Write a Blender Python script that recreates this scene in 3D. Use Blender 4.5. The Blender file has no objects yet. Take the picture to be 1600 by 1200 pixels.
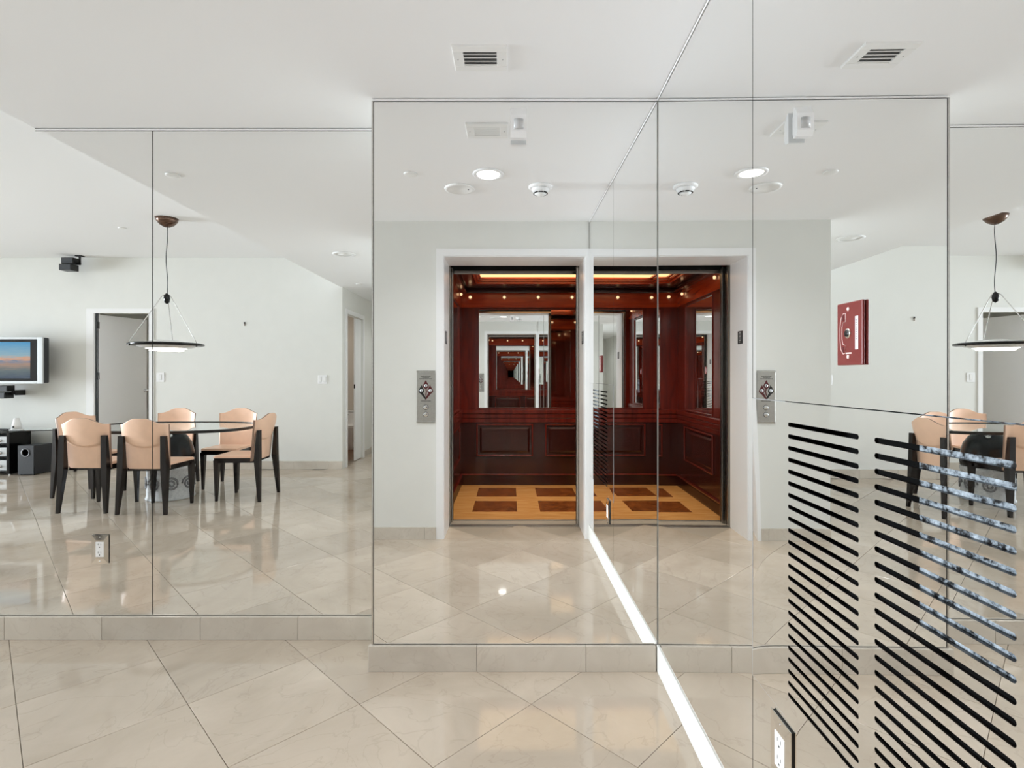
import bpy, bmesh, math, random
from mathutils import Vector, Matrix
random.seed(7)
# ------------------------------------------------------------------ camera, world, light, exposure
U = 0.0027                      # metres per working unit
CAMZ, F, CX, CY = 462, 830.0, 797.0, 586.0
D1, D2 = 830.0, 930.6           # distance of the two mirrored front walls
S = 0.012                       # the right wall is a little out of square
XR = 231.0
LOWC, HIGHC, SOFX = 895.0, 1037.0, -833.0
BACKY, HALLX, ELEVY = -745.0, -823.0, 166.0
LEFTX, BEDX = -4900.0, -2900.0

sc = bpy.context.scene
COL = sc.collection
cam_d = bpy.data.cameras.new('camera'); cam = bpy.data.objects.new('camera', cam_d); COL.objects.link(cam)
cam.location = (0, 0, CAMZ * U); cam.rotation_euler = (math.pi / 2, 0, 0)
cam_d.sensor_width = 36; cam_d.lens = F / 1600 * 36
cam_d.shift_x = (800 - CX) / 1600; cam_d.shift_y = -(600 - CY) / 1600
cam_d.clip_start = 0.01; cam_d.clip_end = 100
sc.camera = cam

w = bpy.data.worlds.new('sky'); sc.world = w; w.use_nodes = True
bg = w.node_tree.nodes['Background']; bg.inputs[0].default_value = (0.80, 0.90, 1.0, 1); bg.inputs[1].default_value = 1.5

def area(name, loc, rot, sx, sy, power, color=(1, 1, 1)):
    d = bpy.data.lights.new(name, 'AREA'); d.shape = 'RECTANGLE'; d.size = sx; d.size_y = sy
    d.energy = power; d.color = color
    o = bpy.data.objects.new(name, d); COL.objects.link(o)
    o.location = [c * U for c in loc]; o.rotation_euler = rot
    return o
# daylight through the glazing of the living-room window wall (beyond the left of the frame)
area('window_daylight', (LEFTX + 14, 360, 520), (0, -math.pi / 2, 0), 2.6, 2.8, 275, (0.85, 0.925, 1.0)).data.spread = math.radians(62)
# daylight through the window of the room behind the open door
area('bedroom_daylight', (-1500, -1680, 560), (-math.pi / 2, 0, 0), 1.0, 1.2, 70, (0.97, 0.98, 1.0))
vs = sc.view_settings
vs.view_transform = 'Standard'; vs.look = 'None'; vs.gamma = 1; vs.exposure = -0.18; vs.use_curve_mapping = False
try:
    cy = sc.cycles
    cy.max_bounces = 26; cy.glossy_bounces = 24; cy.diffuse_bounces = 8; cy.transmission_bounces = 8
    cy.use_denoising = True; cy.sample_clamp_indirect = 6
except Exception:
    pass

# ------------------------------------------------------------------ materials
MAT = {}
def srgb(r, g, b):
    f = lambda c: (c / 255) / 12.92 if c / 255 <= .04045 else ((c / 255 + .055) / 1.055) ** 2.4
    return (f(r), f(g), f(b), 1)
def new_mat(name):
    m = bpy.data.materials.new(name); m.use_nodes = True; MAT[name] = m
    nt = m.node_tree; return m, nt, nt.nodes['Principled BSDF']
def plain(name, col, rough=.5, metal=0, coat=0, spec=.5, noise=0, scale=40, bump=0):
    m, nt, b = new_mat(name)
    b.inputs['Base Color'].default_value = col; b.inputs['Roughness'].default_value = rough
    b.inputs['Metallic'].default_value = metal; b.inputs['Coat Weight'].default_value = coat
    b.inputs['Coat Roughness'].default_value = .05
    b.inputs['Specular IOR Level'].default_value = spec
    if noise or bump:
        tc = nt.nodes.new('ShaderNodeTexCoord'); n = nt.nodes.new('ShaderNodeTexNoise')
        n.inputs['Scale'].default_value = scale; n.inputs['Detail'].default_value = 4
        nt.links.new(tc.outputs['Object'], n.inputs['Vector'])
        if noise:
            r = nt.nodes.new('ShaderNodeValToRGB')
            c0 = [max(0, c * (1 - noise)) for c in col[:3]] + [1]; c1 = [min(1, c * (1 + noise)) for c in col[:3]] + [1]
            r.color_ramp.elements[0].color = c0; r.color_ramp.elements[1].color = c1
            r.color_ramp.elements[0].position = .3; r.color_ramp.elements[1].position = .7
            nt.links.new(n.outputs['Fac'], r.inputs[0]); nt.links.new(r.outputs[0], b.inputs['Base Color'])
        if bump:
            bp = nt.nodes.new('ShaderNodeBump'); bp.inputs['Strength'].default_value = bump; bp.inputs['Distance'].default_value = .002
            nt.links.new(n.outputs['Fac'], bp.inputs['Height']); nt.links.new(bp.outputs[0], b.inputs['Normal'])
    return m
def emit(name, col, strength):
    m, nt, b = new_mat(name)
    b.inputs['Base Color'].default_value = col
    b.inputs['Emission Color'].default_value = col; b.inputs['Emission Strength'].default_value = strength
    return m
def marble(name, c0, c1, vein, rough, scale=1.6, vs_=.16):
    m, nt, b = new_mat(name); N = nt.nodes.new; L = nt.links.new
    tc = N('ShaderNodeTexCoord'); oi = N('ShaderNodeObjectInfo')
    mul = N('ShaderNodeVectorMath'); mul.operation = 'MULTIPLY_ADD'
    comb = N('ShaderNodeCombineXYZ')
    for i, k in enumerate((37., 53., 71.)):
        mm = N('ShaderNodeMath'); mm.operation = 'MULTIPLY'; mm.inputs[1].default_value = k
        L(oi.outputs['Random'], mm.inputs[0]); L(mm.outputs[0], comb.inputs[i])
    add = N('ShaderNodeVectorMath'); add.operation = 'ADD'
    L(tc.outputs['Object'], add.inputs[0]); L(comb.outputs[0], add.inputs[1])
    n1 = N('ShaderNodeTexNoise'); n1.inputs['Scale'].default_value = scale; n1.inputs['Detail'].default_value = 8; n1.inputs['Roughness'].default_value = .6; n1.inputs['Distortion'].default_value = .8
    L(add.outputs[0], n1.inputs['Vector'])
    r1 = N('ShaderNodeValToRGB'); r1.color_ramp.elements[0].position = .3; r1.color_ramp.elements[1].position = .7
    r1.color_ramp.elements[0].color = c0; r1.color_ramp.elements[1].color = c1
    L(n1.outputs['Fac'], r1.inputs[0])
    n2 = N('ShaderNodeTexNoise'); n2.inputs['Scale'].default_value = scale * 1.7; n2.inputs['Detail'].default_value = 10; n2.inputs['Distortion'].default_value = 1.6
    L(add.outputs[0], n2.inputs['Vector'])
    r2 = N('ShaderNodeValToRGB'); e = r2.color_ramp.elements
    e[0].position = .488; e[0].color = (0, 0, 0, 1); e[1].position = .5
    e[1].color = (vs_, vs_, vs_, 1); x = r2.color_ramp.elements.new(.512); x.color = (0, 0, 0, 1)
    L(n2.outputs['Fac'], r2.inputs[0])
    mx = N('ShaderNodeMix'); mx.data_type = 'RGBA'
    L(r2.outputs[0], mx.inputs[0]); L(r1.outputs[0], mx.inputs[6]); mx.inputs[7].default_value = vein
    # each slab has a tone of its own
    hs = N('ShaderNodeHueSaturation'); mr = N('ShaderNodeMapRange')
    mr.inputs[3].default_value = .93; mr.inputs[4].default_value = 1.05
    L(oi.outputs['Random'], mr.inputs[0]); L(mr.outputs[0], hs.inputs['Value']); L(mx.outputs[2], hs.inputs['Color'])
    L(hs.outputs[0], b.inputs['Base Color']); b.inputs['Roughness'].default_value = rough
    return m
def wood(name, c0, c1, rough=.25, coat=.4, scale=3, stretch=(14, 14, 1.2)):
    m, nt, b = new_mat(name); N = nt.nodes.new; L = nt.links.new
    tc = N('ShaderNodeTexCoord'); mp = N('ShaderNodeMapping'); mp.inputs['Scale'].default_value = stretch
    n = N('ShaderNodeTexNoise'); n.inputs['Scale'].default_value = scale; n.inputs['Detail'].default_value = 6; n.inputs['Distortion'].default_value = .6
    r = N('ShaderNodeValToRGB'); r.color_ramp.elements[0].color = c0; r.color_ramp.elements[1].color = c1
    r.color_ramp.elements[0].position = .3; r.color_ramp.elements[1].position = .72
    L(tc.outputs['Object'], mp.inputs[0]); L(mp.outputs[0], n.inputs['Vector']); L(n.outputs['Fac'], r.inputs[0])
    L(r.outputs[0], b.inputs['Base Color']); b.inputs['Roughness'].default_value = rough
    b.inputs['Coat Weight'].default_value = coat; b.inputs['Coat Roughness'].default_value = .08
    return m

plain('wall', srgb(224, 224, 219), .55, noise=.012, scale=6)
plain('ceiling', srgb(242, 242, 242), .7)
plain('white', srgb(240, 240, 240), .3)
plain('white_plastic', srgb(238, 238, 236), .35)
plain('grey_plastic', srgb(190, 190, 190), .35)
plain('dark_slot', srgb(40, 38, 36), .6)
plain('black', srgb(12, 12, 13), .35)
plain('black_gloss', srgb(9, 9, 11), .16, spec=.35)
plain('charcoal', srgb(46, 48, 52), .45, noise=.1, scale=60)
plain('glass_edge', srgb(26, 24, 22), .3)
plain('grout', srgb(150, 140, 126), .8)
plain('void', srgb(6, 6, 6), .9)
plain('steel', (.62, .61, .59, 1), .24, metal=1, noise=.06, scale=90)
plain('brushed', (.56, .55, .53, 1), .33, metal=1, noise=.08, scale=120)
plain('polished', (.86, .84, .80, 1), .06, metal=1)
plain('polished_steel', (.74, .72, .69, 1), .04, metal=1)
plain('chrome', (.8, .8, .8, 1), .1, metal=1)
plain('silver', srgb(205, 208, 210), .3, metal=.5)
plain('bronze', srgb(110, 88, 76), .22, metal=.9)
plain('leather', srgb(245, 205, 178), .36, noise=.05, scale=9, bump=.05)
plain('leather_edge', srgb(150, 120, 102), .5)
plain('dark_wood', srgb(20, 11, 10), .22, coat=.15, spec=.4, noise=.25, scale=14)
plain('red_plate', srgb(112, 31, 27), .3, coat=.3, noise=.05, scale=60)
plain('red_print', srgb(84, 16, 20), .4)
plain('print_white', srgb(245, 225, 220), .5)
plain('print_black', srgb(28, 26, 26), .5)
plain('label_white', srgb(236, 232, 240), .5)
plain('pink_stone', srgb(170, 160, 150), .5)
plain('beige', srgb(214, 206, 196), .6)
plain('brown_floor', srgb(120, 84, 60), .4)
plain('carved', srgb(138, 138, 140), .7)  # grey of the scrolls stands in for the shading of the carving
plain('port_rim', srgb(110, 112, 116), .4)
plain('opal', srgb(205, 205, 203), .12, coat=.4)
plain('vent_shade', srgb(120, 120, 120), .6)  # grey sheet standing in for the shaded recess behind the louvers
plain('socket_rim', srgb(226, 176, 150), .25, metal=.6)
plain('hinge', srgb(50, 50, 50), .3, metal=.8)
plain('porcelain', srgb(244, 244, 244), .1, coat=.5)
emit('lamp_glow', (1, .97, .92, 1), 9)
emit('pendant_glow', (1, .97, .93, 1), 2.0)
emit('bulb_glow', (1, .66, .36, 1), 1.5)
emit('cab_glow', (1, .66, .30, 1), 1.6)
marble('floor_marble', srgb(181, 168, 151), srgb(204, 191, 175), srgb(130, 114, 96), .05, 1.7)
marble('base_marble', srgb(190, 181, 168), srgb(210, 202, 190), srgb(150, 134, 116), .16, 2.6)
marble('drum_stone', srgb(190, 193, 196), srgb(240, 241, 241), srgb(110, 110, 112), .6, 9, .6)
wood('mahogany', srgb(74, 17, 11), srgb(108, 29, 16), stretch=(7, 7, .9))
wood('mahogany_dark', srgb(38, 10, 8), srgb(60, 18, 13), stretch=(7, 7, .9))
wood('mahogany_cross_glow', srgb(146, 42, 13), srgb(188, 68, 22), stretch=(.9, .9, 7))  # cross grain, with the orange glow of the cab put into its colour
wood('maple', srgb(196, 136, 72), srgb(222, 168, 104), .16, .4, 2, (2, 12, 2))
wood('burl', srgb(62, 28, 12), srgb(158, 88, 38), .16, .4, 5, (4, 4, 4))
# mirror
m, nt, b = new_mat('mirror'); b.inputs['Base Color'].default_value = (.955, .962, .957, 1); b.inputs['Metallic'].default_value = 1; b.inputs['Roughness'].default_value = 0
m, nt, b = new_mat('clear_glass'); b.inputs['Base Color'].default_value = (.86, .95, .95, 1); b.inputs['Roughness'].default_value = 0; b.inputs['Transmission Weight'].default_value = .92; b.inputs['IOR'].default_value = 1.45; b.inputs['Specular IOR Level'].default_value = .7
m, nt, b = new_mat('frosted'); b.inputs['Base Color'].default_value = (.9, .92, .92, 1); b.inputs['Roughness'].default_value = .15; b.inputs['Transmission Weight'].default_value = .6
# speckled insulation board behind the slots
m, nt, b = new_mat('speckled'); N = nt.nodes.new; L = nt.links.new
tc = N('ShaderNodeTexCoord'); n = N('ShaderNodeTexNoise'); n.inputs['Scale'].default_value = 52; n.inputs['Detail'].default_value = 7; n.inputs['Roughness'].default_value = .75
r = N('ShaderNodeValToRGB'); e = r.color_ramp.elements
e[0].position = .43; e[0].color = srgb(16, 16, 18); e[1].position = .51; e[1].color = srgb(142, 152, 160)
q = e.new(.64); q.color = srgb(196, 206, 214)
L(tc.outputs['Object'], n.inputs['Vector']); L(n.outputs['Fac'], r.inputs[0]); L(r.outputs[0], b.inputs['Base Color']); b.inputs['Roughness'].default_value = .4
# television picture: evening sky over the sea
m, nt, b = new_mat('tv_picture'); N = nt.nodes.new; L = nt.links.new
tc = N('ShaderNodeTexCoord'); sep = N('ShaderNodeSeparateXYZ'); L(tc.outputs['Generated'], sep.inputs[0])
n = N('ShaderNodeTexNoise'); n.inputs['Scale'].default_value = 3; mp = N('ShaderNodeMapping'); mp.inputs['Scale'].default_value = (2, 2, 9)
L(tc.outputs['Generated'], mp.inputs[0]); L(mp.outputs[0], n.inputs['Vector']); n.inputs['Detail'].default_value = 5
ma = N('ShaderNodeMath'); ma.operation = 'MULTIPLY_ADD'; ma.inputs[1].default_value = .22
L(n.outputs['Fac'], ma.inputs[0]); sb = N('ShaderNodeMath'); sb.operation = 'SUBTRACT'; sb.inputs[1].default_value = .11
L(sep.outputs[2], sb.inputs[0]); L(sb.outputs[0], ma.inputs[2])
r = N('ShaderNodeValToRGB'); e = r.color_ramp.elements
e[0].position = 0; e[0].color = srgb(34, 60, 92); e[1].position = 1; e[1].color = srgb(60, 160, 215)
for p, c in ((.22, (92, 108, 112)), (.40, (176, 140, 120)), (.46, (120, 132, 156)), (.54, (228, 168, 130)), (.62, (150, 186, 200))):
    q = e.new(p); q.color = srgb(*c)
L(ma.outputs[0], r.inputs[0]); L(r.outputs[0], b.inputs['Emission Color']); b.inputs['Emission Strength'].default_value = .85
b.inputs['Base Color'].default_value = (.02, .02, .02, 1); b.inputs['Roughness'].default_value = .1

# ------------------------------------------------------------------ builders
def tag(o, label=None, cat=None, group=None, kind=None):
    if label: o['label'] = label
    if cat: o['category'] = cat
    if group: o['group'] = group
    if kind: o['kind'] = kind
    return o
def empty(name, loc, label=None, cat=None, group=None, rz=0):
    o = bpy.data.objects.new(name, None); COL.objects.link(o); o.empty_display_size = .1
    o.location = [c * U for c in loc]; o.rotation_euler = (0, 0, rz)
    return tag(o, label, cat, group)
class MB:
    def __init__(s, xf=None):
        s.bm = bmesh.new(); s.xf = xf; s.mats = []
    def _mi(s, mat):
        if mat is None: return 0
        if mat not in s.mats: s.mats.append(mat)
        return s.mats.index(mat)
    def box(s, x0, x1, y0, y1, z0, z1, bev=0, seg=2, mat=None):
        mtx = Matrix.Translation(((x0 + x1) / 2, (y0 + y1) / 2, (z0 + z1) / 2)) @ Matrix.Diagonal((abs(x1 - x0), abs(y1 - y0), abs(z1 - z0), 1))
        r = bmesh.ops.create_cube(s.bm, size=1, matrix=mtx)
        fs = set(f for v in r['verts'] for f in v.link_faces)
        if bev:
            es = list(set(e for v in r['verts'] for e in v.link_edges))
            q = bmesh.ops.bevel(s.bm, geom=es, offset=bev, segments=seg, profile=.5, affect='EDGES')
            fs = set(f for f in fs if f.is_valid) | set(q['faces'])
        if mat:
            i = s._mi(mat)
            for f in fs: f.material_index = i
        return s
    def prism(s, pts, axis, lo, hi, mat=None):
        def v(p, t):
            return {'x': (t, p[0], p[1]), 'y': (p[0], t, p[1]), 'z': (p[0], p[1], t)}[axis]
        A = [s.bm.verts.new(v(p, lo)) for p in pts]; B = [s.bm.verts.new(v(p, hi)) for p in pts]
        n = len(pts); fs = [s.bm.faces.new(A), s.bm.faces.new(B[::-1])]
        for i in range(n): fs.append(s.bm.faces.new((A[i], A[(i + 1) % n], B[(i + 1) % n], B[i])))
        if mat:
            k = s._mi(mat)
            for f in fs: f.material_index = k
        return s
    def lathe(s, prof, c=(0, 0, 0), n=32, axis='z', mat=None, sx=1, sy=1):
        rings = []; fs = []
        for (r, h) in prof:
            ring = []
            for k in range(n if r > 1e-6 else 1):
                a = 2 * math.pi * k / n; p = (r * math.cos(a) * sx, r * math.sin(a) * sy, h)
                if axis == 'y': p = (p[0], p[2], p[1])
                if axis == 'x': p = (p[2], p[0], p[1])
                ring.append(s.bm.verts.new((p[0] + c[0], p[1] + c[1], p[2] + c[2])))
            rings.append(ring)
        for a, b_ in zip(rings, rings[1:]):
            if len(a) == 1 and len(b_) == 1: continue
            for k in range(n):
                j = (k + 1) % n
                if len(a) == 1: q = (a[0], b_[k], b_[j])
                elif len(b_) == 1: q = (a[k], a[j], b_[0])
                else: q = (a[k], a[j], b_[j], b_[k])
                f = s.bm.faces.new(q); f.smooth = True; fs.append(f)
        for ring in (rings[0], rings[-1]):
            if len(ring) > 2: fs.append(s.bm.faces.new(ring))
        if mat:
            k = s._mi(mat)
            for f in fs: f.material_index = k
        return s
    def tube(s, pts, r, n=8, r2=None):
        pts = [Vector(p) for p in pts]; rings = []
        for i, p in enumerate(pts):
            d = (pts[min(i + 1, len(pts) - 1)] - pts[max(i - 1, 0)]).normalized()
            a = d.cross(Vector((0, 0, 1)) if abs(d.z) < .9 else Vector((1, 0, 0))).normalized(); b_ = d.cross(a)
            rr = r if r2 is None else r + (r2 - r) * i / (len(pts) - 1)
            rings.append([s.bm.verts.new(p + a * rr * math.cos(2 * math.pi * k / n) + b_ * rr * math.sin(2 * math.pi * k / n)) for k in range(n)])
        for a, b_ in zip(rings, rings[1:]):
            for k in range(n):
                f = s.bm.faces.new((a[k], a[(k + 1) % n], b_[(k + 1) % n], b_[k])); f.smooth = True
        s.bm.faces.new(rings[0]); s.bm.faces.new(rings[-1])
        return s
    def hexa(s, bot, top):
        """a tapered leg: 4 bottom points, 4 top points"""
        A = [s.bm.verts.new(p) for p in bot]; B = [s.bm.verts.new(p) for p in top]
        s.bm.faces.new(A); s.bm.faces.new(B[::-1])
        for i in range(4): s.bm.faces.new((A[i], A[(i + 1) % 4], B[(i + 1) % 4], B[i]))
        return s
    def build(s, name, mat, parent=None, kind=None, smooth=False, local=False):
        """one mesh object, its origin at the middle of its base"""
        bm = s.bm
        if s.xf is not None: bmesh.ops.transform(bm, matrix=s.xf, verts=bm.verts)
        bmesh.ops.recalc_face_normals(bm, faces=bm.faces)
        if smooth:
            for f in bm.faces: f.smooth = True
        xs = [v.co for v in bm.verts]
        lo = [min(p[i] for p in xs) for i in range(3)]; hi = [max(p[i] for p in xs) for i in range(3)]
        o0 = Vector(((lo[0] + hi[0]) / 2, (lo[1] + hi[1]) / 2, lo[2]))
        bmesh.ops.translate(bm, vec=-o0, verts=bm.verts)
        bmesh.ops.scale(bm, vec=(U, U, U), verts=bm.verts)
        me = bpy.data.meshes.new(name); bm.to_mesh(me); bm.free()
        mats = s.mats or []
        if mat and mat not in mats: mats = ([mat] + mats) if not mats else mats
        for k in mats: me.materials.append(MAT[k])
        o = bpy.data.objects.new(name, me); COL.objects.link(o)
        o.location = o0 * U
        if parent is not None:
            o.parent = parent
            if not local:
                pw = Vector(parent.location)
                if parent.parent is not None: pw += Vector(parent.parent.location)
                o.location = o0 * U - pw
        if kind: o['kind'] = kind
        return o
def B(name, mat, parent, *box, bev=0, kind=None):
    return MB().box(*box, bev=bev).build(name, mat, parent, kind=kind)
def struct(name, mat, *boxes, parent=None):
    m_ = MB()
    for q in boxes: m_.box(*q)
    return m_.build(name, mat, parent, kind='structure')
def copy_tree(o, parent=None):
    c = o.copy(); COL.objects.link(c); c.parent = parent
    for ch in list(o.children): copy_tree(ch, c)
    return c
# frame of the right wall: first axis along the wall from the corner to the camera, second out of the wall, third up
RM = Matrix(((-S, -1, 0, XR + 4), (-1, S, 0, D1), (0, 0, 1, 0), (0, 0, 0, 1)))
RM[0][0], RM[0][1], RM[1][0], RM[1][1] = -S, -1, -1, S

# ------------------------------------------------------------------ the shell
floor = struct('floor', 'grout', (LEFTX, 260, BACKY - 5, D2 + 40, -30, -2), (HALLX, -400, -1720, BACKY, -30, -2))
HALF = .522 * 462 / 2
tile_me = None; ntile = 0
for i in range(-26, 8):
    for j in range(-22, 4):
        if (i + j) % 2: continue
        cx, cy_ = -332 + HALF * i, 746 + HALF * j
        if cy_ < BACKY - 60 and not (HALLX - 60 < cx < -400 and cy_ > -1700): continue
        if cx < -2960 or cx > 300 or cy_ > D2 + 90: continue
        if cx > -330 and cy_ < 30: continue
        if tile_me is None:
            t = MB(); h = HALF - .55
            t.prism([(h, 0), (0, h), (-h, 0), (0, -h)], 'z', -6, 0)
            es = [e_ for e_ in t.bm.edges if all(v.co.z > -.1 for v in e_.verts)]
            bmesh.ops.bevel(t.bm, geom=es, offset=.35, segments=1, affect='EDGES')
            o = t.build('tile', 'floor_marble', floor); tile_me = o.data
        else:
            o = bpy.data.objects.new('tile', tile_me); COL.objects.link(o); o.parent = floor
        o.location = (cx * U - floor.location.x, cy_ * U - floor.location.y, -6 * U - floor.location.z); ntile += 1

struct('floor_living', 'floor_marble', (LEFTX, -3060, BACKY, D2 + 20, -2, 0))
struct('ceiling', 'ceiling', (SOFX, 260, BACKY - 960, D2 + 40, LOWC, LOWC + 20), (LEFTX, SOFX, BACKY - 10, D2 + 40, HIGHC, HIGHC + 20),
       (SOFX, SOFX + 10, BACKY, D2 + 40, LOWC + 20, HIGHC))
WT = 30
# front walls behind the mirrors
struct('wall_front', 'wall', (-215, 260, D1 + 4, D2 + 30, 0, LOWC), (LEFTX, -215, D2 + 4, D2 + 30, 0, HIGHC))
struct('wall_right', 'wall', (XR + 6, 262, 470, D1 + 20, 0, LOWC), (XR + 6, 262, ELEVY - 130, 470, 0, 165), (XR + 6, 262, ELEVY - 130, 470, 448, LOWC),
       (XR + 6, 262, ELEVY - 130, 200, 165, 448), (300, 320, 150, 520, 100, 500))
# wall with the lift door
we = struct('wall_elevator', 'wall', (-416, -188, 42, ELEVY, 0, LOWC), (213, XR + 6, 42, ELEVY, 0, LOWC), (-188, 213, 42, ELEVY, 797, LOWC))
struct('trim_1', 'white', (-208, -188, ELEVY, ELEVY + 4, 0, 817), (213, 226, ELEVY, ELEVY + 4, 0, 817), (-188, 213, ELEVY, ELEVY + 4, 797, 817), (-188, -186, 42, ELEVY, 0, 797), (211, 213, 42, ELEVY, 0, 797), (-186, 211, 42, ELEVY, 795, 797))
struct('wall_hall', 'wall', (-416, -400, -1700, 42, 0, LOWC))
# hoistway behind it
struct('wall_hoistway', 'void', (-400, -232, -650, 41, 0, 1040), (480, 500, -650, 41, 0, 1040), (-232, 480, -650, -630, 0, 1040), (-232, 480, -630, 41, 1020, 1040),
       (-232, -200, 30, 41, 0, 1020), (217, 480, 36, 41, 0, 1020), (-200, 217, 36, 41, 812, 1020), (-232, 480, -630, 41, -60, -40))
# back wall with the door of the room beyond
DX0, DX1, DH = -2041, -1771, 766
struct('wall_back', 'wall', (HALLX, DX1, BACKY - WT, BACKY, 0, HIGHC), (DX1, DX0, BACKY - WT, BACKY, DH, HIGHC), (DX0, LEFTX, BACKY - WT, BACKY, 0, HIGHC))
struct('trim_2', 'white', (DX0 - 38, DX0, BACKY, BACKY + 4, 0, DH + 22), (DX1, DX1 + 22, BACKY, BACKY + 4, 0, DH + 22), (DX0, DX1, BACKY, BACKY + 4, DH, DH + 22),
       (DX0, DX0 + 3, BACKY - WT, BACKY, 0, DH), (DX1 - 3, DX1, BACKY - WT, BACKY, 0, DH))
# hall wall with the pocket door of the bathroom
HY0, HY1, HH = -1109, -818, 772
struct('wall_passage', 'wall', (HALLX - WT, HALLX, HY1, BACKY - WT, 0, LOWC), (HALLX - WT, HALLX, HY0, HY1, HH, LOWC), (HALLX - WT, HALLX, -1700, HY0, 0, LOWC), (HALLX, -400, -1720, -1700, 0, LOWC))
struct('trim_3', 'white', (HALLX, HALLX + 4, HY1, HY1 + 22, 0, HH + 22), (HALLX, HALLX + 4, HY0 - 22, HY0, 0, HH + 22), (HALLX, HALLX + 4, HY0, HY1, HH, HH + 22))
area('bathroom_fill', (-1120, -1200, LOWC - 4), (0, 0, 0), .4, .4, 9, (1, .95, .88))  # unseen light added to brighten the bathroom
# bathroom and bedroom behind
struct('wall_bathroom', 'beige', (-1400, HALLX - WT, -1620, -1600, 0, LOWC), (-1420, -1400, -1620, BACKY - WT, 0, LOWC), (-1400, HALLX - WT, -1600, BACKY - WT, LOWC, LOWC + 20))
struct('floor_bathroom', 'brown_floor', (-1420, HALLX, -1620, BACKY - WT, -20, 0))
struct('wall_bedroom', 'wall', (-1420, -1410, -1720, BACKY - WT, 0, HIGHC), (BEDX, -1600, -1720, -1700, 0, HIGHC), (-1600, -1420, -1720, -1700, 0, 330), (-1600, -1420, -1720, -1700, 790, HIGHC),
       (BEDX - 20, BEDX, -1720, BACKY - WT, 0, HIGHC), (BEDX, -1420, -1720, BACKY - WT, HIGHC, HIGHC + 20))
struct('floor_bedroom', 'floor_marble', (BEDX, -1420, -1720, BACKY - WT, -20, 0))
win = struct('window_1', 'white', (-1600, -1590, -1716, -1702, 330, 790), (-1430, -1420, -1716, -1702, 330, 790), (-1590, -1430, -1716, -1702, 330, 340), (-1590, -1430, -1716, -1702, 780, 790), (-1512, -1508, -1716, -1702, 340, 780))
B('pane', 'clear_glass', win, -1590, -1430, -1710, -1708, 340, 780)
# left wall: floor to ceiling glazing of the living room
struct('wall_left', 'wall', (LEFTX - 20, LEFTX, BACKY - WT, BACKY + 30, 0, HIGHC), (LEFTX - 20, LEFTX, 900, D2 + 40, 0, HIGHC), (LEFTX - 20, LEFTX, BACKY, D2, 1010, HIGHC))
win = MB()
for yy in (-715, -312, 92, 495, 890): win.box(LEFTX - 14, LEFTX - 4, yy - 6 if yy > -715 else yy, yy + 6, 0, 1010)
win.box(LEFTX - 14, LEFTX - 4, -715, 896, 0, 10); win.box(LEFTX - 14, LEFTX - 4, -715, 896, 1000, 1010)
win = win.build('window_2', 'silver', kind='structure')
for y0 in (-709, -306, 98, 501): B('pane', 'clear_glass', win, LEFTX - 10, LEFTX - 8, y0, y0 + 391, 10, 1000)

# baseboards, stone piece by stone piece
def baseboard(name, pieces, mat='base_marble'):
    r_ = None
    root = bpy.data.objects.new(name, None); COL.objects.link(root); root['kind'] = 'structure'
    x = pieces[0]; root.location = [(x[0] + x[1]) / 2 * U, (x[2] + x[3]) / 2 * U, 0]
    for p in pieces: MB().box(*p, bev=.4, seg=1).build('stone', mat, root)
    return root
g = .25
baseboard('baseboard_front', [(a + g, b_ - g, D1 - 4, D1 + 4, 0, 40) for a, b_ in ((-221, -52), (-52, 118), (118, XR - 4))])
baseboard('baseboard_left', [(a + g, b_ - g, D2 - 5, D2 + 4, 0, 40) for a, b_ in ((-1224, -1053), (-1053, -882), (-882, -712), (-712, -540), (-540, -370), (-370, -222))])
baseboard('baseboard_elevator', [(a + g, b_ - g, ELEVY, ELEVY + 5, 0, 34) for a, b_ in ((-416, -240), (-240, -208))])
baseboard('baseboard_back', [(x + g, x + 170 - g, BACKY, BACKY + 6, 0, 40) for x in range(-1740, -830, 170)][:5] + [(-890, HALLX, BACKY, BACKY + 6, 0, 40)])
baseboard('baseboard_hall', [(HALLX, HALLX + 5, -1400, HY0 - 22, 0, 36)])
o = MB(RM).box(0, 664, -6, 6, 0, 41, bev=.6, seg=1).build('baseboard_right', 'wall', kind='structure')

# ------------------------------------------------------------------ mirrors
def mirror_prism(name, pts, axis, front, back, label, xf=None):
    q = MB(xf); q._mi('mirror'); q._mi('glass_edge')
    q.prism(pts, axis, front, back)
    for f in q.bm.faces:
        f.normal_update()
        k = {'x': 0, 'y': 1, 'z': 2}[axis]
        f.material_index = 0 if abs(f.normal[k]) > .9 else 1
    o_ = q.build(name, 'mirror'); return tag(o_, label, 'mirror', 'wall mirror panels')
def rect(a, b_, c, d): return [(a, c), (b_, c), (b_, d), (a, d)]
MT = 889.5
mirror_prism('mirror_panel', rect(-213, XR - 1, 41.5, MT), 'y', D1 + 1.2, D1 + 4, 'tall mirror panel on the projecting front wall, directly left of the corner')
SEAM = (238 - CX) * D2 / F
mirror_prism('mirror_panel', rect(SEAM + .7, -217, 41.5, MT), 'y', D2 + 1, D2 + 4, 'recessed mirror panel reflecting the right half of the dining table, beside the projecting wall')
mirror_prism('mirror_panel', [(-1200, 41.5), (SEAM - .7, 41.5), (SEAM - .7, MT), (SOFX + 0, MT), (SOFX + 0, HIGHC - 2), (-1200, HIGHC - 2)], 'y', D2 + 1, D2 + 4, 'leftmost mirror panel, with a socket near its foot')
A1, A2 = 333, 660
PZ0, PZ1 = 182, 440
mirror_prism('mirror_panel', [(3, 41.5), (3, MT), (A1 - .6, MT), (A1 - .6, 41.5)], 'y', .5, 4, 'narrow tall mirror panel on the right wall, next to the corner', RM)
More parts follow.
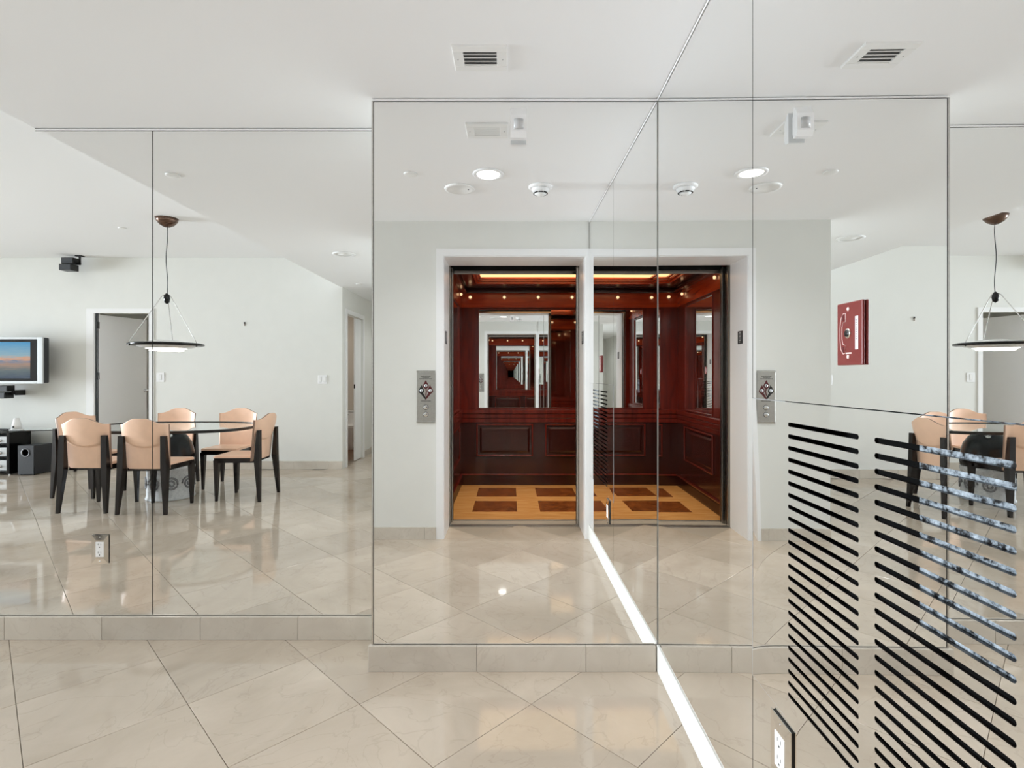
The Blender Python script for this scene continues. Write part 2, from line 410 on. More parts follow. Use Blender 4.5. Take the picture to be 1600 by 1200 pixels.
mirror_prism('mirror_panel', rect(A1 + .6, A2, PZ1 + .7, MT), 'y', .5, 4, 'upper mirror panel on the right wall carrying the red phone plate', RM)
mirror_prism('mirror_panel', rect(A1 + .6, A2, 41.5, PZ0 - .6), 'y', .5, 4, 'low mirror strip under the slotted panel on the right wall', RM)
mirror_prism('mirror_panel', rect(612.5, A2, PZ0, PZ1), 'y', .5, 4, 'mirror piece on the right wall beyond the slotted panel, next to the lift casing', RM)
# thin trims above and at the edges
struct('trim_4', 'white', (-216, XR, D1 + .6, D1 + 5, 890.9, 893.6), (SOFX, -217, D2 + .6, D2 + 5, 890.9, 893.6))
struct('gap_shade_front', 'glass_edge', (-215, XR, D1 + 3, D1 + 3.9, 889, LOWC), (SOFX, -217, D2 + 3, D2 + 3.9, 889, LOWC))  # dark strips painting the shadow in the gaps beside the top trim
struct('trim_8', 'steel', (-216.5, -213.8, D1 + .2, D1 + 5, 40, 890))
o = MB(RM).box(0, 660, .6, 5, 890.9, 893.6).build('trim_5', 'white', kind='structure')
MB(RM).box(0, 660, .3, .9, 889, LOWC).build('gap_shade_right', 'glass_edge', kind='structure')  # same painted gap shadow along the right wall

# slotted mirror panel (air grille)
def slotted_panel():
    a0, a1 = A1 + .8, 612
    cols = ((399, 488), (503, 596)); z0s, pitch, hs, n = 203.5, 9.5, 1.75, 23
    NB = 14; ab = a0 + 60                       # bent strip at the left edge
    bm = bmesh.new()
    loops = []
    def loop(pts):
        vs_ = [bm.verts.new((p[0], 2.4, p[1])) for p in pts]
        es_ = [bm.edges.new((vs_[i], vs_[(i + 1) % len(vs_)])) for i in range(len(vs_))]
        return es_
    E = loop([(ab, PZ0)] + [(a1, PZ0), (a1, PZ1), (ab, PZ1)])
    holes = []
    for c0, c1 in cols:
        for k in range(n + 1):
            zc = z0s + k * pitch
            pts = []
            for i in range(7):
                t = math.pi / 2 + math.pi * i / 6; pts.append((c0 + hs + hs * math.cos(t), zc + hs * math.sin(t)))
            for i in range(7):
                t = -math.pi / 2 + math.pi * i / 6; pts.append((c1 - hs + hs * math.cos(t), zc + hs * math.sin(t)))
            holes.append(pts); E += loop(pts)
    bmesh.ops.triangle_fill(bm, use_beauty=True, use_dissolve=False, edges=E)
    # drop any face that fell inside a slot
    def inside(c):
        for p in holes:
            if p[0][0] - 2 < c.x < p[-1][0] + 4:
                zc = (p[0][1] + p[6][1]) / 2
                if abs(c.z - zc) < hs and min(q_[0] for q_ in p) < c.x < max(q_[0] for q_ in p): return True
        return False
    bad = [f for f in bm.faces if inside(f.calc_center_median())]
    if bad: bmesh.ops.delete(bm, geom=bad, context='FACES_ONLY')
    # front faces to y=2.2, back to y=0.2, walls between
    front = list(bm.faces)
    r_ = bmesh.ops.extrude_face_region(bm, geom=front)
    for g_ in r_['geom']:
        if isinstance(g_, bmesh.types.BMVert): g_.co.y = 4.6
    me_mats = ['mirror', 'glass_edge', 'silver']
    for f in bm.faces:
        f.normal_update(); c_ = f.calc_center_median(); f.material_index = 0 if abs(f.normal.y) > .9 else (2 if c_.x > a1 - 2 or c_.z < PZ0 + 2 or c_.z > PZ1 - 2 else 1)
    bmesh.ops.recalc_face_normals(bm, faces=bm.faces)
    q = MB(RM); q.bm.free(); q.bm = bm; q.mats = me_mats
    root = q.build('slotted_mirror_panel', 'mirror')
    tag(root, 'mirrored access panel with two columns of horizontal air slots on the right wall', 'air grille')
    # bent strip
    s_ = MB(RM); s_.mats = ['mirror']
    grid = []
    for i in range(NB * 2 + 1):
        a = a0 + (ab - a0) * i / (NB * 2); col = []
        for k in range(31):
            z = PZ0 + (PZ1 - PZ0) * k / 30
            bend = math.exp(-(a - a0) / 22.0) * (1 - (a - a0) / (ab - a0)) ** 2
            tt = (PZ1 - z) / (PZ1 - PZ0); hgt = min(1, tt / .55) ** 1.2 * (1 if tt < .8 else max(0, (1 - tt) / .2))
            col.append(s_.bm.verts.new((a, 4.6 - .38 * bend * hgt, z)))
        grid.append(col)
    for i in range(NB * 2):
        for k in range(30):
            f = s_.bm.faces.new((grid[i][k], grid[i + 1][k], grid[i + 1][k + 1], grid[i][k + 1])); f.smooth = True
    s_.build('bent_edge', 'mirror', root)
    MB(RM).box(a0 - .5, a0, 1, 4.55, PZ0, PZ1).build('edge_strip', 'silver', root); MB(RM).box(a0, ab, 1, 4.4, PZ0 - .5, PZ0).build('edge_strip', 'silver', root); MB(RM).box(a0, ab, 1, 4.4, PZ1, PZ1 + .5).build('edge_strip', 'silver', root)
    return root
slotted_panel()
# duct behind the slots
d_ = MB(RM)
d_.box(380, 612, -46, -44, 160, 450); d_.box(378, 380, -46, -8, 160, 450); d_.box(612, 614, -46, -8, 160, 450); d_.box(380, 612, -46, -8, 158, 160); d_.box(380, 612, -46, -8, 450, 452)
duct = d_.build('air_duct', 'void'); tag(duct, 'dark air duct behind the slots of the mirrored panel', 'duct')
bd = MB(RM).box(535, 611, .4, 1.2, 322, 448)
o = bd.build('insulation_board', 'speckled', duct)

# ------------------------------------------------------------------ plates and sockets
def ab_box(xf, name, mat, parent, a0, a1, n0, n1, z0, z1, bev=0):
    return MB(xf).box(a0, a1, n0, n1, z0, z1, bev=bev).build(name, mat, parent)
def at(xf, a, n_, z):
    p = (xf or Matrix.Identity(4)) @ Vector((a, n_, z)); return p
LM = Matrix(((1, 0, 0, 0), (0, -1, 0, D2), (0, 0, 1, 0), (0, 0, 0, 1)))       # left mirror wall: x along, second axis out of the wall
def socket(xf, a0, a1, z0, z1, surf, label):
    p = at(xf, (a0 + a1) / 2, surf, z0); r_ = empty('power_socket', p, label, 'socket', 'sockets on the mirrors')
    MB(xf).box(a0 + .6, a1 - .6, surf + .05, surf + 1.5, z0 + .6, z1 - .6).build('back_box', 'black', r_)
    pl = MB(xf)
    b0, b1 = 2.3, 2.8
    for k in (0,):
        O = [(a0, z0), (a1, z0), (a1, z1), (a0, z1)]; ix, iz = (a1 - a0) * .25, (z1 - z0) * .17
        I = [(a0 + ix, z0 + iz), (a1 - ix, z0 + iz), (a1 - ix, z1 - iz), (a0 + ix, z1 - iz)]
        vb = [pl.bm.verts.new((x, surf + 1.5, z)) for x, z in O]; vo = [pl.bm.verts.new((x, surf + b0, z)) for x, z in O]; vi = [pl.bm.verts.new((x, surf + b1, z)) for x, z in I]
        for i in range(4):
            j = (i + 1) % 4; pl.bm.faces.new((vb[i], vb[j], vo[j], vo[i])); pl.bm.faces.new((vo[i], vo[j], vi[j], vi[i]))
        pl.bm.faces.new(vi)
    pl.build('cover_plate', 'polished', r_)
    am, zm = (a0 + a1) / 2, (z0 + z1) / 2; hw, hh = (a1 - a0) * .235, (z1 - z0) * .265
    MB(xf).box(am - hw, am + hw, surf + b1 - .5, surf + b1 + .6, zm - hh, zm + hh, bev=.3).build('receptacle', 'white', r_)
    for s_ in (-1, 1):
        zc = zm + s_ * hh * .52
        sl = MB(xf)
        for t in (-1, 1): sl.box(am + t * hw * .36 - .35, am + t * hw * .36 + .35, surf + b1 + .5, surf + b1 + .75, zc + .4, zc + 3.6)
        sl.box(am - .9, am + .9, surf + b1 + .5, surf + b1 + .75, zc - 3.6, zc - 1.8)
        sl.build('slot', 'dark_slot', r_)
    for z in (z0 + 4, z1 - 4): MB(xf).lathe([(1.1, 0), (1.1, .6), (0, .9)], (am, surf + b1 - .6, z), 10, 'y').build('screw', 'chrome', r_)
socket(LM, -732, -703, 132, 182, -1, 'white socket in a mirrored plate on the leftmost mirror')
socket(RM, 373, 406, 122, 176, 4, 'white socket in a mirrored plate below the slotted panel')

# red fire phone plate on the right mirror
r_ = empty('fire_phone_plate', at(RM, 480, 4, 468), 'dark red phone jack plate with white handset outline on the right mirror', 'sign')
MB(RM).box(467.5, 494, 4.3, 6.2, 468.5, 510, bev=.6).build('plate', 'red_plate', r_)
MB(RM).box(469, 492.5, 3.9, 4.4, 470, 508.5).build('back_box', 'black', r_)
pts = [(473.5, 503), (476, 503), (476, 497.5), (473.2, 497), (472.2, 494), (472.2, 486), (473.2, 482.5), (476.2, 481.5), (476, 476.5), (473.5, 476), (471, 479), (470, 486), (470, 494), (471, 500)]
hs_ = MB(RM)
hs_.tube([(x + 1, 6.3, z) for x, z in pts] + [(pts[0][0] + 1, 6.3, pts[0][1])], .22, 6); hs_.build('handset_outline', 'print_white', r_)
for zz in (478.8, 500.4): MB(RM).box(473, 475.2, 6.2, 6.32, zz - 2, zz + 2).build('handset_cap', 'red_print', r_)
MB(RM).lathe([(3.3, 0), (3.3, .7), (2.5, 1.1)], (479.5, 6.1, 489.5), 20, 'y').build('jack_ring', 'polished', r_)
MB(RM).lathe([(2.3, 0), (2.3, .4), (0, .4)], (479.5, 7.0, 489.5), 16, 'y').build('jack_hole', 'black', r_)
for zz in (474, 505.5): MB(RM).lathe([(1.3, 0), (1.2, .7), (0, 1.1)], (480, 6.1, zz), 12, 'y').build('screw', 'print_white', r_)
lb = MB(RM).box(487, 490, 6.2, 6.35, 478.5, 500).build('paper_label', 'label_white', r_)
tx = MB(RM)
for k in range(9): tx.box(487.6, 488.5, 6.34, 6.42, 485 + k * 1.5, 486 + k * 1.5)
tx.build('label_print', 'charcoal', lb)
tx = MB(RM)
for k in range(4): tx.box(477.5 + k * 1.5, 478.7 + k * 1.5, 6.2, 6.32, 475.9, 476.9)
tx.build('print_line', 'print_white', r_)

# ------------------------------------------------------------------ ceiling fittings
def vent(x0, x1, y0, y1, z, label):
    r_ = empty('ceiling_vent', ((x0 + x1) / 2, (y0 + y1) / 2, z - 3), label, 'vent')
    fr = MB(); bx = 14; by = 12
    fr.box(x0, x1, y0, y0 + by, z - 3, z); fr.box(x0, x1, y1 - by, y1, z - 3, z); fr.box(x0, x0 + bx, y0 + by, y1 - by, z - 3, z); fr.box(x1 - bx, x1, y0 + by, y1 - by, z - 3, z)
    bmesh.ops.bevel(fr.bm, geom=[e_ for e_ in fr.bm.edges if all(v.co.z < z - 2 for v in e_.verts)], offset=.6, segments=1, affect='EDGES')
    fr.build('frame', 'white_plastic', r_)
    B('backing', 'vent_shade', r_, x0 + bx, x1 - bx, y0 + by, y1 - by, z - .6, z - .2)
    n = 4; st = (y1 - y0 - 2 * by) / n
    for k in range(n):
        yy = y0 + by + k * st
        MB().prism([(yy + st * .95, z - .7), (yy + st * .8, z - .7), (yy + st * .34, z - 3.2), (yy + st * .5, z - 3.4)], 'x', x0 + bx, x1 - bx).build('louver', 'white_plastic', r_)
    for x in (x0 + 6, x1 - 6): MB().lathe([(1, 0), (1, .8), (0, .8)], (x, (y0 + y1) / 2, z - 3.6), 10).build('screw', 'grey_plastic', r_)
vent(-77, -4, 696, 752, LOWC, 'white louvered ceiling vent above the front mirrors')
def disc(name, x, y, z, rr, h, label, cat, mat='white_plastic', group=None):
    o_ = MB().lathe([(0, -h), (rr * .8, -h), (rr * .96, -h * .8), (rr, 0)], (x, y, z), 32).build(name, mat)
    return tag(o_, label, cat, group)
def downlight(x, y, rr, lit, label, power=8.5):
    r_ = empty('recessed_light', (x, y, LOWC - 3), label, 'ceiling light')
    MB().lathe([(rr * .72, -1), (rr * .78, -3), (rr * .96, -2.6), (rr, 0), (rr * .72, 0)], (x, y, LOWC), 36).build('trim_ring', 'white', r_)
    MB().lathe([(0, -1.2), (rr * .72, -1.2), (rr * .72, -.2)], (x, y, LOWC), 32).build('lens', 'lamp_glow' if lit else 'white_plastic', r_)
    if lit:
        d = bpy.data.lights.new('downlight_beam', 'AREA'); d.shape = 'DISK'; d.size = rr * 1.3 * U; d.energy = power; d.color = (.97, .98, 1); d.spread = math.radians(140)
        l = bpy.data.objects.new('downlight_beam', d); COL.objects.link(l); l.parent = r_; l.location = (0, 0, -1 * U)
downlight(-47, 519, 34, True, 'lit round recessed ceiling light in front of the lift door')
downlight(-500, -1250, 34, True, 'unseen recessed ceiling light added to brighten the passage', 7)  # out of view, added to light the passage
downlight(-595, -40, 41, False, 'unlit round recessed ceiling light over the passage')
r_ = empty('ceiling_speaker', (-117, 429, LOWC - 4), 'round white ceiling speaker cover beside the lit ceiling light', 'speaker')
MB().lathe([(0, -2.4), (26, -2.6), (28, -4), (34, -3), (35.5, 0)], (-117, 429, LOWC), 36).build('grille', 'white_plastic', r_)
MB().box(-98, -95.5, 428, 431, LOWC - 3.4, LOWC - 2.4).build('status_hole', 'charcoal', r_)
r_ = empty('smoke_detector', (70, 442, LOWC - 22), 'white stepped smoke detector on the ceiling in front of the lift', 'smoke detector')
MB().lathe([(0, -6), (24, -6), (28, -3), (28, 0)], (70, 442, LOWC), 32).build('base', 'white', r_)
MB().lathe([(0, -15), (16, -15), (20, -9), (21, -6)], (70, 442, LOWC), 32).build('housing', 'white', r_)
MB().lathe([(0, -22), (6, -22), (9, -19), (14, -17.4)], (70, 442, LOWC), 24).build('cap', 'white_plastic', r_)
for k in range(8):
    a = k * math.pi / 4
    MB(Matrix.Translation((70, 442, 0)) @ Matrix.Rotation(a, 4, 'Z')).box(14.5, 16.2, -4.4, 4.4, LOWC - 17, LOWC - 15.2).build('vent_slot', 'dark_slot', r_)
disc('sprinkler_cover', -214, 519, LOWC, 15, 2.5, 'small round sprinkler cover left of the lit ceiling light', 'sprinkler')
disc('sprinkler_cover', -730, 713, LOWC, 15, 2.5, 'small round sprinkler cover near the edge of the low ceiling', 'sprinkler')
disc('sprinkler_cover', -1517, -214, HIGHC, 14, 2.5, 'small round sprinkler cover on the high ceiling beside the pendant lamp', 'sprinkler')
disc('sprinkler_cover', -720, -670, LOWC, 16, 2.5, 'small round sprinkler cover on the ceiling near the passage door', 'sprinkler')
# motion sensor on the front mirror
r_ = empty('motion_sensor', (13, D1 - 8, 826), 'white motion sensor fixed high on the front mirror', 'sensor')
MB().box(6, 20, D1 - 6, D1 + 1.4, 836, 866, bev=1).build('bracket', 'white', r_)
MB().prism([(D1 - 6, 826), (D1 - 6, 873), (D1 - 11, 873), (D1 - 19, 860), (D1 - 19, 834), (D1 - 15, 826)], 'x', .5, 25.5).build('housing', 'white', r_)
MB().lathe([(9.5, 0), (9.5, 16)], (13, D1 - 13, 837), 24).build('lens', 'grey_plastic', r_)

# ------------------------------------------------------------------ lift: call plate, signs, doors, cab
r_ = empty('call_plate', (-237, ELEVY + 1, 327), 'brushed steel lift call plate with red flame emblem and two buttons', 'call panel')
B('plate', 'brushed', r_, -263, -211, ELEVY + .2, ELEVY + 3.2, 327, 475, bev=1)
for zz in (475, 327): B('edge_bar', 'steel', r_, -263, -211, ELEVY + 2, ELEVY + 4, zz - 5 if zz > 400 else zz, zz if zz > 400 else zz + 5, bev=.5)
yf = ELEVY + 3.25
def plate_poly(pts, name, mat, parent=r_, th=.3):
    return MB().prism(pts, 'y', yf, yf + th).build(name, mat, parent)
def flame(cx, cz, sc_, lean):
    P = []
    for k in range(25):
        t = 2 * math.pi * k / 24
        x = 8.2 * math.sin(t); z = -8.2 * math.cos(t)
        if z > 0: x *= (1 - z / 8.2 * .75); z *= 1.9; x += lean * z * .12
        P.append((cx + x * sc_, cz + z * sc_))
    return P[:-1]
c0x, c0z = -237, 424
plate_poly(flame(c0x, c0z + 8, 1.0, 0), 'flame_mark', 'red_print')
plate_poly(flame(c0x - 12.5, c0z - 6, 1.0, 0.4), 'flame_mark', 'print_black')
plate_poly(flame(c0x + 12.5, c0z - 6, 1.0, -0.4), 'flame_mark', 'red_print')
plate_poly([(c0x - 1.8, c0z + 3), (c0x + 1.8, c0z + 3), (c0x + 3, c0z - 8), (c0x + 1.5, c0z - 20), (c0x - 1.5, c0z - 20), (c0x + .5, c0z - 8)], 'flame_stem', 'red_print', th=.35)
plate_poly([(c0x - 20, c0z - 8), (c0x - 8, c0z - 12), (c0x, c0z - 25), (c0x, c0z - 32)], 'flame_stem', 'print_black', th=.4)
plate_poly([(c0x + 20, c0z - 8), (c0x + 8, c0z - 12), (c0x, c0z - 25), (c0x, c0z - 32)], 'flame_stem', 'red_print', th=.4)
for dx, dz in ((0, 8), (-12.5, -6), (12.5, -6)):
    o = MB().lathe([(4.6, 0), (4.6, .3), (0, .3)], (c0x + dx, yf + .3, c0z + dz), 20, 'y').build('emblem_disc', 'silver', r_)
    MB().box(c0x + dx - 1.2, c0x + dx + 1.0, yf + .6, yf + .75, c0z + dz - 1.8, c0z + dz + 1.8).build('emblem_mark', 'charcoal', o)
for zz, ww in ((458, 14), (454.6, 10), (451.2, 18), (389, 14)):
    tx = MB(); x = -237 - ww
    while x < -237 + ww - 1:
        l = random.uniform(1.4, 3.6); tx.box(x, min(x + l, -237 + ww), yf - .05, yf + .15, zz - .9, zz + .9); x += l + .7
    tx.build('print_line', 'print_black', r_)
for zz in (371, 351):
    o = MB().lathe([(6.5, 0), (6.2, 1.4), (5.2, 2), (0, 2.1)], (-237, yf - .2, zz), 24, 'y').build('button', 'chrome', r_)
    MB().lathe([(7.6, 0), (7.6, .5), (6.6, .5)], (-237, yf - .2, zz), 24, 'y').build('button_ring', 'charcoal', o)
for sgn, X, lab in ((1, -186, 'black floor number plate on the left door jamb, nearer the call plate'), (-1, 211, 'black floor number plate on the door jamb beside the mirrored wall')):
    r_ = empty('floor_number_plate', (X, 118, 552), lab, 'sign', 'floor plates on the lift jambs')
    B('plate', 'charcoal', r_, X, X + sgn * .8, 101, 135, 552, 589, bev=.2)
    tx = MB(); e_ = X + sgn * .75
    for (y0, y1, z0, z1) in ((110, 124, 583, 585.5), (110, 113, 575, 585), (121, 124, 575, 585), (110, 124, 573, 575.5), (110, 113, 564, 574), (121, 124, 564, 574), (110, 124, 561, 563.5), (112, 114, 556, 558), (116, 118, 556, 558)):
        tx.box(e_, e_ + sgn * .4, y0, y1, z0, z1)
    tx.build('numeral', 'grey_plastic', r_)
# landing and car door edges, sills
struct('trim_6', 'brushed', (-188, 213, 26, 41, -14, 0), (-188, 213, 24, 26, -14, -3), (-188, 213, 18, 24, -14, 0))
for k, (x0, x1, y0, y1, lab) in enumerate(((-199, -184, 12, 28, 'steel edge of the slid-back landing door, left side'), (-204, -180, -24, -8, 'steel edge of the slid-back car door, left side'),
                                      (204, 216, 14, 30, 'steel landing door post on the right side of the lift opening'))):
    r_ = empty('lift_door', ((x0 + x1) / 2, (y0 + y1) / 2, 0), lab, 'lift door')
    B('panel_edge', 'steel', r_, x0, x1, y0, y1, 0, 800, bev=.8)
    B('rubber_strip', 'black', r_, x1 - .2 if k < 2 else x0 - 1, x1 + 1 if k < 2 else x0 + .2, (y0 + y1) / 2 - 2, (y0 + y1) / 2 + 2, 2, 796)

CXL, CXR, CYB, CYF = -205, 448, -569, -29
cab = empty('elevator_cab', (121, -300, 0), 'mahogany panelled lift cab with mirrors, bulbs and inlaid wooden floor', 'elevator')
B('floor_board', 'maple', cab, CXL, CXR, CYB, CYF - 6, -14, 0)
for x0, x1 in ((-128, 24), (102, 254), (332, 440)):
    for y0, y1 in ((-510, -358), (-286, -134)): B('burl_inlay', 'burl', cab, x0, x1, y0, y1, -3, .35)
B('car_sill', 'brushed', cab, -187, 213, CYF - 6, CYF, -14, .6)
# generic wall of the cab in (a, out, z) coordinates
def cab_wall(xf, a0, a1, mir, bulbs, panels, name):
    W = lambda n_, mt, p, *q, bev=0: MB(xf).box(*q, bev=bev).build(n_, mt, p)
    wl = W('wall_panel', 'mahogany', cab, a0, a1, -12, -4, 0, 860)
    W('lower_board', 'mahogany_dark', wl, a0, a1, -4, 0, 46, 263)
    W('frieze', 'mahogany_cross_glow', wl, a0, a1, -4, 1, 746, 806)
    # stiles beside the mirror
    W('stile', 'mahogany', wl, a0, mir[0] - 4, -4, 1, 317, 746); W('stile', 'mahogany', wl, mir[1] + 4, a1, -4, 1, 317, 746)
    # chair rail of three steps
    W('chair_rail', 'mahogany', wl, a0, a1, -4, 9, 300, 317, bev=2); W('rail_step', 'mahogany', wl, a0, a1, -4, 6, 282, 299, bev=2); W('rail_step', 'mahogany', wl, a0, a1, -4, 4, 263, 281, bev=2)
    # base
    W('base_cap', 'mahogany', wl, a0, a1, 0, 8, 42, 48, bev=1.2); W('base_board', 'mahogany_dark', wl, a0, a1, 0, 3, 0, 42)
    fl = MB(xf); k = a0 + 8
    while k < a1 - 8: fl.box(k, k + 3.4, 3, 5, 6, 36); k += 6.4
    o_ = fl.build('fluting', 'mahogany_dark', wl); o_['kind'] = 'stuff'
    # mirror with bevelled light edge and frame
    mr = W('mirror', 'mirror', cab, mir[0], mir[1], -4, -1, 325, 735)
    for q in ((mir[0] - 5, mir[0], 320, 740), (mir[1], mir[1] + 5, 320, 740), (mir[0], mir[1], 735, 740), (mir[0], mir[1], 320, 325)):
        W('mirror_frame', 'mahogany', mr, q[0], q[1], -4, 3.5, q[2], q[3], bev=.8)
    # raised panels
    for p0, p1 in panels:
        for q in ((p0, p0 + 7, 121, 258), (p1 - 7, p1, 121, 258), (p0 + 7, p1 - 7, 251, 258), (p0 + 7, p1 - 7, 121, 128)):
            W('moulding', 'mahogany', wl, q[0], q[1], 0, 5.5, q[2], q[3], bev=2.2)
        f_ = MB(xf); I = 15
        O = [(p0 + I, 121 + I), (p1 - I, 121 + I), (p1 - I, 258 - I), (p0 + I, 258 - I)]; J = 8
        In = [(p0 + I + J, 121 + I + J), (p1 - I - J, 121 + I + J), (p1 - I - J, 258 - I - J), (p0 + I + J, 258 - I - J)]
        vo = [f_.bm.verts.new((x, .1, z)) for x, z in O]; vi = [f_.bm.verts.new((x, 4, z)) for x, z in In]
        for i in range(4): f_.bm.faces.new((vo[i], vo[(i + 1) % 4], vi[(i + 1) % 4], vi[i]))
        f_.bm.faces.new(vi); f_.bm.faces.new(vo[::-1]); f_.build('raised_panel', 'mahogany_dark', wl)
    for a in bulbs:
        so = MB(xf).lathe([(9.5, 0), (9.5, 1.5), (6, 3), (0, 3)], (a, 1, 788), 20, 'y').build('bulb_socket', 'socket_rim', cab)
        MB(xf).lathe([(3.2, 0), (6, 3), (5.4, 7), (0, 9.4)], (a, 3.5, 788), 18, 'y').build('bulb', 'bulb_glow', so)
BK = Matrix(((1, 0, 0, 0), (0, 1, 0, CYB), (0, 0, 1, 0), (0, 0, 0, 1)))
cab_wall(BK, CXL, CXR, (-131, 373), (-167, -24, 118, 260, 402), ((-142, 97), (146, 385)), 'back')
LW = Matrix(((0, 1, 0, CXL), (1, 0, 0, 0), (0, 0, 1, 0), (0, 0, 0, 1)))
cab_wall(LW, CYB, CYF - 8, (-458, -158), (-484, -122), ((-470, -150),), 'left')
RW = Matrix(((0, -1, 0, CXR), (1, 0, 0, 0), (0, 0, 1, 0), (0, 0, 0, 1)))
cab_wall(RW, CYB, CYF - 8, (-458, -158), (-484, -122), ((-470, -150),), 'right')
# crown, ceiling frame, glowing coffer
KX0, KX1, KY0, KY1 = -135, 378, -430, -150
for k, q in enumerate(((CXL, CXR, CYB, CYB + 26), (CXL, CXR, CYF - 32, CYF - 6), (CXL, CXL + 26, CYB + 26, CYF - 32), (CXR - 26, CXR, CYB + 26, CYF - 32))):
    B('crown', 'mahogany_dark', cab, *q, 804, 820, bev=4)
cf = MB(); cf.box(CXL, CXR, CYB, KY0, 820, 826); cf.box(CXL, CXR, KY1, CYF - 6, 820, 826); cf.box(CXL, KX0, KY0, KY1, 820, 826); cf.box(KX1, CXR, KY0, KY1, 820, 826)
cf.build('ceiling_frame', 'mahogany_dark', cab)
for k, (i_, z0, z1) in enumerate(((0, 820, 828), (8, 828, 836), (16, 836, 844))):
    st = MB(); a, b_, c_, d = KX0 + i_, KX1 - i_, KY0 + i_, KY1 - i_
    for q in ((a - 4, b_ + 4, c_ - 4, c_ + 6), (a - 4, b_ + 4, d - 6, d + 4), (a - 4, a + 6, c_ + 6, d - 6), (b_ - 6, b_ + 4, c_ + 6, d - 6)): st.box(*q, z0, z1, bev=2)
    st.build('coffer_moulding', 'mahogany_cross_glow', cab)
B('light_panel', 'cab_glow', cab, KX0, KX1, KY0, KY1, 844, 848)
B('car_header', 'steel', cab, -187, 213, CYF - 8, CYF, 784, 794.5, bev=.5)
B('front_return', 'polished_steel', cab, 213, CXR, CYF - 14, CYF - 4, 0, 820)
B('front_return', 'mahogany', cab, CXL, -187, CYF - 14, CYF - 4, 0, 820)
B('header_gap_shade', 'void', cab, -187, 213, CYF - 14, CYF - 1, 795, 900)  # blackened to stand in for the dark gap above the cab
d = bpy.data.lights.new('cab_light', 'AREA'); d.shape = 'RECTANGLE'; d.size = 1.2; d.size_y = .7; d.energy = 19; d.color = (1, .88, .72); d.spread = math.radians(110)
l = bpy.data.objects.new('cab_light', d); COL.objects.link(l); l.parent = cab; l.location = (0, 10 * U, 842 * U)

# ------------------------------------------------------------------ doors
dr = empty('door_leaf', (DX0 + 4, BACKY - 10, 0), 'white panel door standing open into the room beyond, with black hinges', 'door', rz=-math.radians(75))
def loc(name, mat, parent, *box, bev=0): return MB().box(*box, bev=bev).build(name, mat, parent, local=True)
loc('leaf', 'white', dr, 0, 264, -8, 4, 3, 760, bev=.6)
kn = MB().lathe([(8, 0), (8, 2), (3, 4), (3, 10), (8, 14), (8.5, 20), (0, 24)], (252, 4, 380), 20, 'y').build('knob', 'chrome', dr, local=True)
struct('trim_7', 'charcoal', (DX0 + 3, DX0 + 10, BACKY - 14, BACKY - 2, 0, DH))  # dark strip standing in for the shaded gap at the hinges
for zz in (130, 440, 690): B('hinge', 'hinge', dr, DX0 - 1, DX0 + 9, BACKY - 6, BACKY + 5, zz, zz + 34)
for o in [c for c in dr.children if c.name.startswith('hinge')]:
    # hinges stay square to the frame
    o.matrix_parent_inverse = Matrix.Identity(4)
    wl_ = Vector((DX0 + 4, BACKY, 0)) * U
    o.location = (0, 6 * U, o.location.z); o.rotation_euler = (0, 0, math.radians(75))
tag(dr, None, None)
pk = empty('pocket_door', (HALLX - 15, (HY0 - 997) / 2, 0), 'white sliding pocket door half drawn across the passage doorway', 'door')
B('leaf', 'white', pk, HALLX - 19, HALLX - 10, HY0, -997, 2, 768)
B('latch', 'hinge', pk, HALLX - 18, HALLX - 11, -998, -996, 390, 412)
# toilet in the bathroom
tl = empty('toilet', (-985, -1540, 0), 'white toilet seen through the passage doorway', 'toilet')
B('tank', 'porcelain', tl, -1050, -920, -1598, -1540, 130, 226, bev=8)
B('tank_lid', 'porcelain', tl, -1054, -916, -1600, -1536, 226, 236, bev=3)
MB().lathe([(40, 0), (36, 40), (48, 90), (66, 138), (66, 146)], (-985, -1470, 0), 28, sy=1.3).build('bowl', 'porcelain', tl)
MB().lathe([(0, 154), (62, 154), (67, 150), (67, 146)], (-985, -1470, 0), 28, sy=1.3).build('seat_lid', 'white', tl)
MB().box(-1046, -1034, -1540, -1532, 205, 212, bev=1).build('flush_lever', 'chrome', tl)

# ------------------------------------------------------------------ dining set
def Yv(zv): return 2 * D2 - zv           # depth seen in the recessed mirror -> place in the room
TX, TY = -1285, Yv(2010)
tb = empty('dining_table', (TX, TY, 0), 'oval glass dining table on a carved stone drum with black dome', 'table')
def oval(rx, ry, e_, n=64):
    P = []
    for k in range(n):
        t = 2 * math.pi * k / n; c_, s_ = math.cos(t), math.sin(t)
        P.append((TX + rx * math.copysign(abs(c_) ** e_, c_), TY + ry * math.copysign(abs(s_) ** e_, s_)))
    return P
t_ = MB(); t_.prism(oval(314, 192, .72), 'z', 262, 267); top = t_.build('tabletop', 'clear_glass', tb)
rim = MB(); A_ = oval(315, 193, .72); B_ = oval(311, 189, .72)
n = len(A_)
va = [rim.bm.verts.new((x, y, 260)) for x, y in A_]; vb = [rim.bm.verts.new((x, y, 269)) for x, y in A_]; vc = [rim.bm.verts.new((x, y, 259)) for x, y in B_]; vd = [rim.bm.verts.new((x, y, 270)) for x, y in B_]
for k in range(n):
    j = (k + 1) % n
    rim.bm.faces.new((va[k], va[j], vb[j], vb[k])); rim.bm.faces.new((vc[k], vc[j], va[j], va[k])); rim.bm.faces.new((vb[k], vb[j], vd[j], vd[k]))
rim.build('glass_rim', 'glass_edge', top)
drum = MB().lathe([(0, 0), (80, 0), (82, 4), (80, 8), (78, 14), (77, 104), (80, 110), (80, 118), (74, 123), (0, 123)], (TX, TY, 0), 40).build('drum', 'drum_stone', tb)
